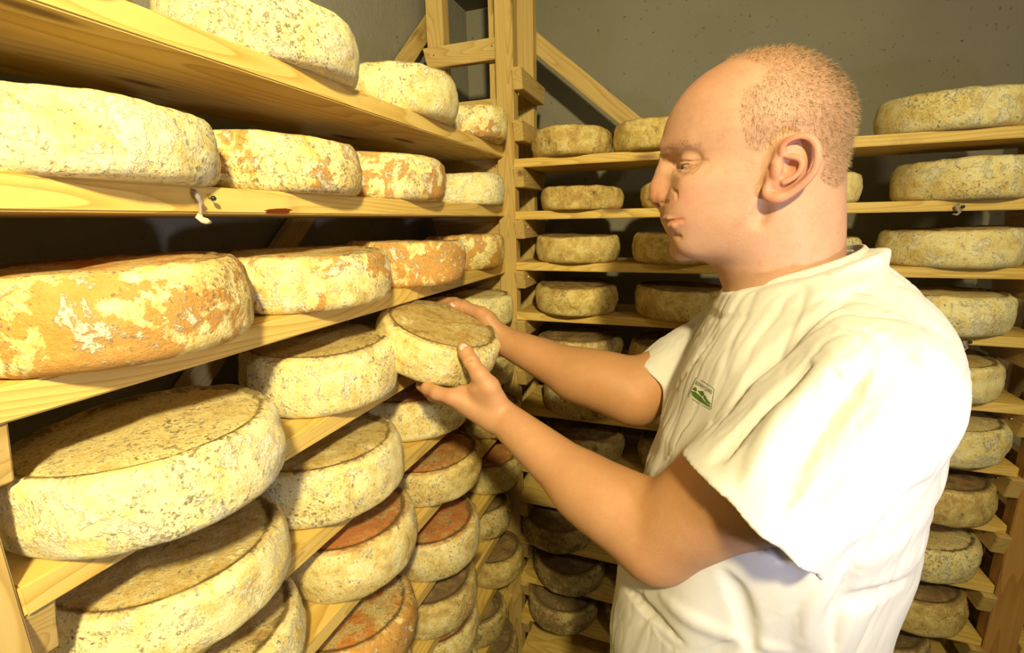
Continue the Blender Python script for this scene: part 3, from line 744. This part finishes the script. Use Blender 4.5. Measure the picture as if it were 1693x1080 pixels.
# hidden girdle that joins neck and arms under the shirt
SN, EN = np.array([.158, .486, 1.430]), at(1084, 892, .575)
SF, EF = np.array([.120, .865, 1.430]), at(1046, 653, .765)
WN, WF_ = at(836, 695, .712), at(838, 566, .862)
body.cone((.135, YM, 1.44), SN, .052, .050, .03); body.cone((.135, YM, 1.44), SF, .052, .050, .03)
body.cone((.12, YM, 1.42), (.105, YM, 1.05), .085, .085, .04)
def lerp(a, b, t): return a+(b-a)*t
def arm(S_, E_, W_, near):
    k = .02
    M_ = lerp(S_, E_, .5)
    body.cone(S_, M_, .046, .060 if near else .044, k); body.cone(M_, E_, .060 if near else .044, .0475 if near else .0450, k)
    U = E_-S_; F_ = W_-E_
    upv = np.array([0, 0, 1.])
    body.cone(lerp(S_, E_, .5)+upv*.002, lerp(S_, E_, .85)+np.array([-.004, 0, .004]), .052 if near else .042, .048 if near else .044, .01)
    dn_ = np.array([0, 0, -.006]); body.cone(E_, lerp(E_, W_, .42)+dn_, .0470 if near else .0450, .0425, k)
    body.cone(lerp(E_, W_, .42)+dn_, W_, .0425, .0275, k)
    body.ell(lerp(E_, W_, .20)+upv*.008, (.055, .043, .043), .03)
    body.cone(E_+np.array([.012, 0, -.022]), lerp(E_, W_, .12)+np.array([0, 0, -.018]), .020, .022, .02)     # point of the elbow
arm(SN, EN, WN, True); arm(SF, EF, WF_, False)
# hands: px, py, depth for every joint, radii in metres
def hand(W_, knuckles, fingers, thumb, palm_r, extra):
    for kx in knuckles: body.cone(lerp(W_, at(*kx), .12), at(*kx), palm_r[0], palm_r[1], .010)
    for ch, rr in fingers: body.chain([at(*q) for q in ch], rr, .0035)
    body.chain([at(*q) for q in thumb[0]], thumb[1], .006)
    for a, b, ra, rb in extra: body.cone(at(*a), at(*b), ra, rb, .010)
KN = [(746, 656, .715), (752, 663, .733), (762, 668, .752), (774, 671, .770)]
hand(WN, KN,
     [([KN[0], (722, 650, .722), (707, 642, .737), (712, 632, .762), (722, 624, .785)], [.0120, .0108, .0104, .0090, .0078]),
      ([KN[1], (716, 653, .752), (698, 637, .778), (706, 628, .800), (716, 622, .815)], [.0118, .0106, .0100, .0088, .0076]),
      ([KN[2], (730, 655, .782), (712, 637, .805), (716, 628, .822), (722, 622, .835)], [.0112, .0100, .0094, .0084, .0074]),
      ([KN[3], (752, 655, .800), (738, 637, .818), (736, 627, .830), (738, 621, .840)], [.0100, .0088, .0082, .0074, .0066])],
     ([(828, 678, .712), (808, 640, .698), (793, 620, .695), (779, 598, .700), (770, 583, .7075), (765, 574, .7125)], [.0180, .0160, .0130, .0112, .0107, .0092]),
     (.0190, .0132),
     [((825, 685, .715), (790, 642, .705), .020, .0140), ((800, 652, .712), (764, 646, .716), .0140, .0090), ((812, 690, .715), (772, 668, .722), .0200, .0150)])
KF = [(800, 526, .890), (806, 538, .905), (810, 549, .920), (812, 560, .930)]
hand(WF_, KF,
     [([KF[0], (768, 505, .918), (752, 500, .930), (730, 498, .940), (708, 499, .945)], [.0118, .0104, .0100, .0090, .0078]),
      ([KF[1], (786, 522, .935), (760, 518, .945), (732, 518, .948), (712, 520, .950)], [.0116, .0102, .0098, .0086, .0076]),
      ([KF[2], (792, 540, .940), (764, 536, .948), (738, 535, .948), (720, 537, .948)], [.0110, .0098, .0092, .0082, .0074]),
      ([KF[3], (796, 556, .940), (772, 553, .945), (750, 552, .945), (734, 553, .943)], [.0098, .0086, .0080, .0072, .0066])],
     ([(825, 552, .862), (806, 528, .862), (796, 519, .865), (768, 508, .880), (755, 505.5, .885), (747, 504.5, .888)], [.0170, .0150, .0128, .0112, .0106, .0090]),
     (.0185, .0128),
     [((826, 556, .865), (802, 530, .872), .0185, .0145), ((806, 532, .872), (786, 514, .892), .0140, .0105)])
# skin creases over the thumb joints
for (a, b) in (((768, 596, .690), (783, 592, .689)), ((770, 599, .690), (785, 595, .689)), ((766, 515, .868), (768, 501, .872))):
    body.cone(at(*a), at(*b), .0008, .0008, .0022, True)
HV, HQ = body.mesh(.00125, post=lambda P, d: np.maximum(d, 1.494-P[:, 2]), zmin=1.49)
BV, BQ = body.mesh(.0020, post=lambda P, d: np.maximum(d, P[:, 2]-1.498), zmax=1.50)
HV = smooth_v(HV, HQ, 1, .3); BV = smooth_v(BV, BQ, 1, .4)
NHV = len(HV); BV = np.concatenate([HV, BV]); BQ = np.concatenate([HQ, BQ+NHV])
person = empty('person', (.12, YM, 0), 'man in white t-shirt standing sideways, holding a cheese wheel with both hands', 'person')
PI4 = Matrix.Translation(person.location).inverted()
def child(o): o.parent = person; o.matrix_parent_inverse = PI4; return o
me = np_mesh('body', BV, BQ)
x, y, z = BV.T
nearside = y < YM
def soft(d, a, b): t = np.clip((d-a)/(b-a), 0, 1); return t*t*(3-2*t)
def blob(c, r): return np.exp(-(((BV-np.array(c))/np.array(r))**2).sum(1))
hair_px = [(1196, 84), (1262, 116), (1250, 140), (1226, 152), (1214, 185), (1222, 215), (1230, 256), (1256, 257), (1272, 245), (1292, 232), (1312, 224), (1336, 226), (1352, 246), (1352, 280), (1345, 296), (1362, 306), (1384, 314), (1402, 300), (1440, 240), (1440, 120), (1360, 60), (1280, 55), (1220, 70)]
hpoly = np.array([HP(a, b, .60) for a, b in hair_px])
hd = polydist(x, z, hpoly)
hairm = soft(-hd, -.004, .010)*(z > 1.60)
darkh = np.clip(soft(x*.8+(z-1.70)*.9, .105, .185)+.25*soft(x, .10, .16), 0, 1)
face = (z > 1.50)
red = .75*blob((-.040, YM, 1.632), (.022, .020, .016))+.32*blob((.005, YM-.05, 1.625), (.03, .03, .025))+.32*blob((.005, YM+.05, 1.625), (.03, .03, .025))
for p in lips: red += .40*np.exp(-(((BV-p)/.0032)**2).sum(1))
red += .45*(np.abs(y-YM) > .0765)*soft(x, .060, .075)*(z < 1.695)*(z > 1.60)*(x < .135) + .25*blob((.01, YM-.03, 1.755), (.03, .05, .03))
red += .35*blob(at(741, 652, .70), (.012, .012, .012))+.6*blob(at(833, 552, .85), (.003, .003, .003))+.3*blob(EN+np.array([0, 0, -.03]), (.04, .04, .03))
stub = .22*face*soft(-z, -1.618, -1.585)*soft(.10-x, 0, .05)*(z < 1.62)
for p in lash: hairm = np.maximum(hairm, .9*np.exp(-(((BV-p-np.array([0, 0, .0016]))/.0024)**2).sum(1)))
armt = soft(-z, -1.49, -1.45)
col = np.stack([np.clip(red, 0, 1), np.clip(np.maximum(hairm*(.36+.64*darkh), stub), 0, 1), np.maximum(.25, armt), np.ones(len(x))], 1)
ca = me.color_attributes.new('tint', 'FLOAT_COLOR', 'POINT'); ca.data.foreach_set('color', col.astype(np.float32).ravel())
bo = child(link('body', me, M_SKIN, None, True))
# hair: short clipped strands on the scalp
vn = np.zeros(len(me.vertices)*3, np.float32); me.vertices.foreach_get('normal', vn); vn = vn.reshape(-1, 3)
rng = np.random.default_rng(5)
def strands(name, mask, length, rad, lean, mat, dens=1.):
    ids = np.nonzero(mask)[0]; ids = ids[rng.random(len(ids)) < dens]
    P = BV[ids]+rng.normal(size=(len(ids), 3))*.0006; nn = vn[ids]
    dr = nn+np.array(lean)+rng.normal(size=nn.shape)*.22; dr /= np.linalg.norm(dr, axis=1)[:, None]
    L_ = length*(.6+.7*rng.random(len(ids)))[:, None]
    a = np.cross(dr, [.3, .5, .8]); a /= np.linalg.norm(a, axis=1)[:, None]; b = np.cross(dr, a)
    V = []
    for k in range(3):
        t = k*2*math.pi/3; V.append(P+(a*math.cos(t)+b*math.sin(t))*rad-nn*.0005)
    V.append(P+dr*L_); V = np.stack(V, 1).reshape(-1, 3)
    n = len(ids); base = np.arange(n)[:, None]*4
    T = np.concatenate([base+np.array([[0, 1, 3]]), base+np.array([[1, 2, 3]]), base+np.array([[2, 0, 3]])], 0)
    me2 = D.meshes.new(name); me2.from_pydata(V.tolist(), [], T.tolist())
    o = child(link(name, me2, mat)); o['kind'] = 'stuff'; return o
onscalp = (hairm > .35) & (x > .02) & (z > 1.60) & ~((np.abs(y-YM) > .081) & (x > .055) & (x < .135) & (z < 1.70))
strands('hair', onscalp & (rng.random(len(x)) < .24+.1*hairm-.12*darkh), .0050, .00020, (.35, 0, -.8), M_HAIR)
strands('hair', onscalp & (rng.random(len(x)) < .01+.34*darkh**1.5), .0048, .00024, (.35, 0, -.7), M_HAIRD)
for s in (-1, 1):
    bl = np.minimum(polydist(x, z, [(-.036, 1.679), (-.018, 1.690), (.010, 1.683), (.011, 1.679), (-.016, 1.683), (-.034, 1.675)]), 9)
    strands('eyebrow', (bl < .0005) & (s*(y-YM) > .008) & (s*(y-YM) < .06) & (x < .01), .0050, .00018, (.9, 0, -.1), M_BROW, .30)
    o = child(sphere('eye', (.0065, YM+s*.0295, 1.6630), .0134, M_EYE, None, sc=(1.27, 1.28, .86), seg=32)); 
    child(sphere('iris', (-.0078, YM+s*.0340, 1.6585), .0042, M_IRIS, None, sc=(.55, 1, 1)))
def nail(p, toward, axis, w_, l_):
    toward = Vector(toward).normalized(); ax = Vector(axis); ax = (ax-toward*ax.dot(toward)).normalized()
    q = Matrix((ax, toward.cross(ax), toward)).transposed().to_quaternion()
    child(sphere('fingernail', p, 1., M_NAIL, None, sc=(l_, w_, .0022), quat=q))
tn = at(766.5, 575, .7010); nail(tn, -_f*.8+_u*.5, at(765, 570, .71)-at(779, 598, .70), .0066, .0074)
tf = at(750, 503.5, .8765); nail(tf, -_f*.75+_u*.55, at(747, 504, .888)-at(768, 508, .88), .0058, .0068)

# ------------------------------------------------------------------ t-shirt
shirt = SDF()
tz = [.86, 1.00, 1.08, 1.17, 1.25, 1.33, 1.40, 1.44, 1.47, 1.50, 1.525, 1.545]
tf_ = [-.078, -.075, -.070, -.052, -.036, -.018, .004, .018, .032, .046, .058, .070]
tb = [.250, .252, .266, .274, .277, .280, .280, .276, .268, .252, .232, .208]
ty = [.170, .168, .168, .170, .172, .174, .172, .164, .150, .122, .096, .072]
def f_torso(P):
    x, y, z = P[:, 0], P[:, 1]-YM, P[:, 2]
    a, b, w_ = np.interp(z, tz, tf_), np.interp(z, tz, tb), np.interp(z, tz, ty)
    # soft drapes of the cloth, running from the shoulder down and round the waist
    e = 2.3
    cx_, ax_ = (a+b)/2, (b-a)/2
    f = ((np.abs(x-cx_)/ax_)**e+(np.abs(y)/w_)**e)**(1/e)-1
    d = f*np.minimum(ax_, w_)
    return np.maximum(d, np.maximum(z-1.56, .90-z))
shirt.add(f_torso, (.1, YM, 1.22), .40, .03)
shirt.cone((.150, YM-.07, 1.475), (.166, .498, 1.440), .056, .062, .04)
shirt.cone((.150, YM+.07, 1.475), (.130, .850, 1.440), .060, .066, .05)
shirt.ell((.190, YM, 1.43), (.088, .130, .080), .05)
# sleeves
HN1 = at(1236, 843, .462); HF1 = at(1088, 636, .772)
AXN = HN1-SN; AXN /= np.linalg.norm(AXN); AXF = HF1-SF; AXF /= np.linalg.norm(AXF)
RN1, RF1 = .0770, .0590
def cone_d(P, a, b, ra, rb):
    ab = b-a; t = np.clip((P-a)@ab/(ab@ab), 0, 1); q = P-a-t[:, None]*ab
    return np.sqrt((q**2).sum(1))-(ra+(rb-ra)*t)
def unit(v): return v/np.linalg.norm(v)
CUTN = unit(1.35*AXN-.35*unit(-.567*.86*_r-.824*.86*_u+.45*_f)); CUTF = unit(-.73*_r-.68*_u+.10*_f)
def sleeve(P, S_, H_, AX, r0, r1, cut):
    d = np.minimum(cone_d(P, S_, H_, r0, r1), cone_d(P, H_, H_+AX*.08, r1, r1+.003))
    CT = CUTN if H_ is HN1 else CUTF
    return np.maximum(d, (P-H_)@CT-cut)
SN2 = SN+np.array([0, .004, .004])
shirt.add(lambda P: sleeve(P, SN2, HN1, AXN, .068, RN1, 0.), (SN+HN1)/2, .22, .03)
shirt.add(lambda P: sleeve(P, SF, HF1, AXF, .062, RF1, 0.), (SF+HF1)/2, .20, .03)
# drapes and creases: (from, to, radius, blend, raised?)
folds = [
 # near sleeve: long folds from the shoulder to the hem
 ((1330, 560, .42), (1190, 700, .45), .010, 1), ((1300, 640, .40), (1210, 770, .42), .007, 1), ((1420, 600, .36), (1330, 800, .40), .009, 1), ((1500, 620, .38), (1400, 800, .42), .008, 1),
 ((1360, 590, .38), (1250, 760, .42), .006, 0),
]
def fold(pts, r_, k, raised):
    P = [np.array(p) for p in pts]
    shirt.chain(P, [r_*(.25+.75*math.sin(math.pi*(i+.5)/len(P))) for i in range(len(P))], k, not raised)
SURF = []
def shirt_dist(P): return shirt.ev(P, range(len(shirt.p)))
def surf(px, py, z0=.25, z1=1.2):
    """first point of the shirt met by the sight line through a pixel"""
    t = np.linspace(z0, z1, 400); P = CAM+ray(px, py)*t[:, None]; d = shirt_dist(P)
    i = np.nonzero(d < 0)[0]
    return P[i[0]] if len(i) else None
npre = len(shirt.p)
FOLDS = [
 # crease between sleeve and back, armpit folds
 ([(1440, 548), (1500, 585), (1540, 640), (1560, 690)], .0032, .008, 0),
 ([(1560, 690), (1590, 700)], .004, .01, 0),
 ([(1355, 540), (1400, 545), (1440, 548)], .0020, .006, 0),
 ([(1580, 700), (1520, 735), (1450, 780), (1400, 850)], .0060, .012, 0),
 ([(1588, 740), (1520, 775), (1440, 840), (1410, 900)], .0060, .014, 1),
 ([(1540, 800), (1470, 850), (1400, 930)], .0050, .014, 0),
 # chest folds fanning from the near shoulder
 ([(1400, 500), (1320, 545), (1250, 610), (1200, 680)], .0060, .014, 0),
 # near sleeve
 ([(1380, 600), (1300, 700), (1240, 800)], .0060, .016, 1),
 ([(1420, 620), (1350, 720), (1290, 840)], .0055, .014, 0),
 ([(1500, 640), (1430, 740), (1370, 860)], .0070, .018, 1),
 ([(1330, 610), (1250, 690), (1180, 760)], .0045, .014, 0),
 ([(1540, 690), (1470, 760), (1420, 830)], .0055, .014, 0),
 # body below the arm
 ([(1030, 960), (1060, 1000), (1130, 1060)], .0040, .012, 0),
 ([(1100, 990), (1180, 1040), (1300, 1075)], .0050, .016, 1),
 ([(1380, 960), (1340, 1010), (1330, 1075)], .0060, .018, 1),
 ([(1410, 940), (1380, 1010), (1375, 1075)], .0050, .014, 0),
 ([(1500, 960), (1440, 990), (1400, 1000)], .0070, .016, 0),
 ([(1200, 950), (1230, 1010), (1240, 1075)], .0050, .016, 0),
 # far sleeve
 ([(1175, 530), (1120, 590), (1075, 650)], .0035, .009, 1), ([(1185, 545), (1140, 610), (1100, 660)], .0030, .008, 0),
]
_pts = [([surf(*q) for q in spl(pts, 4)], r_, k, rs) for pts, r_, k, rs in FOLDS]
for P, r_, k, rs in _pts:
    P = [p for p in P if p is not None]
    if len(P) >= 2:
        keepP = [P[0]]
        for p in P[1:]:
            if np.linalg.norm(p-keepP[-1]) < .034: keepP.append(p)
            else: break
        for _ in range(3): keepP = [keepP[0]]+[(keepP[i-1]+2*keepP[i]+keepP[i+1])/4 for i in range(1, len(keepP)-1)]+[keepP[-1]] if len(keepP) > 2 else keepP
        if len(keepP) >= 2: fold([p+(_f*r_*.55 if rs else -_f*r_*.35) for p in keepP], r_*.8, k*.75, rs)
NA, NB = np.array([.128, YM, 1.535]), np.array([.108, YM, 1.62])
CN = np.array([-.34, 0, .94]); CN /= np.linalg.norm(CN); CC = np.array([.126, YM, 1.5385])
def shirt_post(P, d):
    # drape waves
    w_ = .0022*np.sin(P[:, 0]*38+P[:, 2]*22+3*np.sin(P[:, 1]*9))*np.sin(P[:, 2]*15+P[:, 1]*20)+.0012*np.sin(P[:, 0]*90-P[:, 2]*60+4*np.sin(P[:, 2]*17))
    d = d+w_
    # the sleeves are open at the hem
    for S_, H_, AX, r0, r1 in ((SN2, HN1, AXN, .068, RN1), (SF, HF1, AXF, .062, RF1)):
        d = np.maximum(d, -np.maximum(sleeve(P, S_, H_, AX, r0, r1, .03)+.0075, -.012-(P-H_)@(CUTN if H_ is HN1 else CUTF)))
    near = np.linalg.norm(P-CC, axis=1) < .13
    hc = (P-CC)@CN; rc_ = np.linalg.norm((P-CC)-hc[:, None]*CN, axis=1)
    d = np.where((rc_ < .12) & (hc > -.06), d-.0022*np.clip((hc+.0215)/.003, 0, 1)+.0012*np.exp(-((hc+.0235)/.002)**2), d)
    d = np.where(near, np.maximum(d, hc), d)                  # neck opening
    d = np.where(near, np.maximum(d, -(np.linalg.norm((P-CC)-((P-CC)@CN)[:, None]*CN, axis=1)-.066)), d)
    return np.maximum(d, .905-P[:, 2])
SV, SQ = shirt.mesh(.0032, post=shirt_post)
SV = smooth_v(SV, SQ, 2, .5)
_m = np_mesh('tmp', SV, SQ); _n = np.zeros(len(SV)*3, np.float32); _m.vertices.foreach_get('normal', _n); _n = _n.reshape(-1, 3); D.meshes.remove(_m)
ax1 = unit(EN-SN); ax2 = unit(np.array([-.35, -.15, -1.]))
disp = np.zeros(len(SV))
for i, (p, nn_) in enumerate(zip(SV, _n)):
    sl = max(0., min(1., (.085-np.linalg.norm((p-SN)-((p-SN)@ax1)*ax1))/.03))*(1 if (p-SN)@ax1 > -.02 else 0)
    a_ = ax1 if sl > .5 else ax2
    q = p-(p@a_)*a_*.80
    n1 = noise.noise(Vector(q*24)); n2 = noise.noise(Vector(q*55+7.))
    disp[i] = (-.0050*max(0, .35-abs(n1)*2.2)-.0020*max(0, .4-abs(n2)*2))+.0030*n1
for H_, CT, AX in ((HN1, CUTN, AXN), (HF1, CUTF, AXF)):
    hh = (SV-H_)@CT; rr_ = np.linalg.norm((SV-H_)-((SV-H_)@AX)[:, None]*AX, axis=1)
    disp = np.where((rr_ < .11) & (hh > -.05), disp*np.clip((-hh-.012)/.035, 0, 1), disp)
SV = SV+_n*disp[:, None]
def biggest(V, Q):
    par = list(range(len(V)))
    def fd(i):
        while par[i] != i: par[i] = par[par[i]]; i = par[i]
        return i
    for q in Q.tolist():
        a = fd(q[0])
        for j in q[1:]:
            b = fd(j)
            if a != b: par[b] = a
    lab = np.array([fd(i) for i in range(len(V))]); u, c = np.unique(lab, return_counts=True); k = lab == u[c.argmax()]
    new = np.cumsum(k)-1; return V[k], new[Q[k[Q[:, 0]]]]
SV, SQ = biggest(SV, SQ)
so = child(link('t_shirt', np_mesh('t_shirt', SV, SQ), M_SHIRT, None, True))
# ribbed collar band, hems
def band(name, C0, n, rx, ry, width, thick, mat, slope=0., seg=96, ux=None):
    n = Vector(n).normalized(); ux = Vector(ux or (1, 0, 0)); ux = (ux-n*ux.dot(n)).normalized(); uy = n.cross(ux)
    bm = bmesh.new(); rings = []
    for k in range(seg):
        a = 2*math.pi*k/seg; rr = 1+.006*math.sin(5*a)
        ring = []
        for j in range(8):
            t = j/8*2*math.pi; off = math.cos(t)*thick/2; hh = math.sin(t)*width/2
            hh = math.copysign(abs(math.sin(t))**.5, math.sin(t))*width/2
            g = -hh*slope
            p = Vector(C0)+ux*math.cos(a)*(rx*rr+off+g)+uy*math.sin(a)*(ry*rr+off+g)+n*hh
            ring.append(bm.verts.new(p))
        rings.append(ring)
    for k in range(seg):
        A, B = rings[k], rings[(k+1) % seg]
        for j in range(8): bm.faces.new((A[j], A[(j+1) % 8], B[(j+1) % 8], B[j]))
    bmesh.ops.recalc_face_normals(bm, faces=bm.faces)
    return child(link(name, bmesh_mesh(name, bm), mat, None, True))
band('collar', CC-CN*.004, CN, .0735, .0680, .019, .0045, M_SHIRT, .35)
# ------------------------------------------------------------------ print on the chest
shbv = BVHTree.FromPolygons([tuple(v) for v in SV.tolist()], SQ.tolist())
def to_shirt(V2, off=.0006):
    out = []
    c4 = [(1151, 624), (1181, 643), (1175, 678), (1137, 655)]     # corners of the printed panel
    for u, v in V2:
        a = (1-u)*(1-v); b = u*(1-v); c = u*v; d = (1-u)*v
        px = c4[0][0]*a+c4[1][0]*b+c4[2][0]*c+c4[3][0]*d; py = c4[0][1]*a+c4[1][1]*b+c4[2][1]*c+c4[3][1]*d
        dr = Vector(ray(px, py)).normalized(); h_ = shbv.ray_cast(Vector(CAM), dr)
        out.append((h_[0]-dr*off) if h_[0] is not None else None)
    return out
def print_poly(name, polys, sub=6):
    bm = bmesh.new()
    for poly in polys:
        tmp = bmesh.new(); vs = [tmp.verts.new((p[0], p[1], 0)) for p in poly]; tmp.faces.new(vs)
        bmesh.ops.triangulate(tmp, faces=tmp.faces[:])
        bmesh.ops.subdivide_edges(tmp, edges=tmp.edges[:], cuts=1, use_grid_fill=False)
        W_ = to_shirt([(v.co.x, v.co.y) for v in tmp.verts]); tmp.verts.index_update()
        if any(q is None for q in W_): tmp.free(); continue
        nv = [bm.verts.new(q) for q in W_]
        for f in tmp.faces:
            try: bm.faces.new([nv[v.index] for v in f.verts])
            except ValueError: pass
        tmp.free()
    o = child(link(name, bmesh_mesh(name, bm), M_PRINT)); return o
def line(a, b, w_):
    ax_, ay = a; bx, by = b; dx, dy = bx-ax_, by-ay; L_ = math.hypot(dx, dy)+1e-9; nx, ny = -dy/L_*w_, dx/L_*w_
    return [(ax_+nx, ay+ny), (bx+nx, by+ny), (bx-nx, by-ny), (ax_-nx, ay-ny)]
frame = []
fr = [(.0, .04), (.04, 0), (.5, -.01), (.95, 0), (1, .05), (1, .5), (1, .95), (.95, 1), (.5, 1.02), (.04, 1), (0, .95), (0, .5)]
for i in range(len(fr)): frame.append(line(fr[i-1], fr[i], .012))
pic = [[(.03, .80), (.20, .62), (.38, .66), (.55, .72), (.70, .80), (.95, .84), (.95, .93), (.60, .92), (.30, .90)],
       [(.05, .60), (.12, .42), (.22, .46), (.26, .56), (.20, .60)], [(.28, .52), (.40, .46), (.52, .40), (.60, .50), (.52, .66), (.42, .60)],
       [(.56, .52), (.68, .54), (.80, .66), (.95, .72), (.94, .80), (.76, .78), (.62, .68)], [(.02, .70), (.14, .66), (.10, .76)]]
pr = print_poly('shirt_print', frame+pic); pr['label'] = 'green outlined farm landscape printed on the chest'
cu = D.curves.new('lettering', 'FONT'); cu.body = 'BJØRNYGARD'; cu.size = .22; cu.align_x = 'CENTER'; cu.resolution_u = 2
to_ = D.objects.new('lettering_tmp', cu); COL.objects.link(to_)
bpy.context.view_layer.update()
dg = bpy.context.evaluated_depsgraph_get(); tm = D.meshes.new_from_object(to_.evaluated_get(dg)); D.objects.remove(to_)
xs = [v.co.x for v in tm.vertices]; wx = max(xs)-min(xs)
W_ = to_shirt([(.5+(v.co.x)/wx*.86, .30-v.co.y*1.15) for v in tm.vertices], .0008)
for v, q in zip(tm.vertices, W_):
    if q is not None: v.co = q
lo_ = child(link('lettering', tm, M_PRINT)); lo_['label'] = 'green capital lettering arched over the printed landscape'

# ------------------------------------------------------------------ trousers and shoes, below the frame
tr = SDF()
tr.ell((.10, YM, .93), (.125, .165, .12), .05)
for s in (-1, 1):
    tr.cone((.10, YM+s*.09, .90), (.085, YM+s*.10, .50), .088, .062, .04)
    tr.cone((.085, YM+s*.10, .50), (.12, YM+s*.105, .07), .062, .056, .03)
TV, TQ = tr.mesh(.009, post=lambda P, d: np.maximum(d, .05-P[:, 2]))
child(link('trousers', np_mesh('trousers', smooth_v(TV, TQ, 2), TQ), M_TROUSER, None, True))
for s in (-1, 1):
    sh = SDF(); c0 = YM+s*.105
    sh.cone((.135, c0, .045), (.13, c0, .10), .044, .040, .03); sh.cone((.10, c0, .035), (-.06, c0+s*.01, .028), .042, .038, .03)
    V_, Q_ = sh.mesh(.006, post=lambda P, d: np.maximum(d, .0-P[:, 2]+.001))
    child(link('shoe', np_mesh('shoe', smooth_v(V_, Q_, 1), Q_), M_SHOE, None, True))
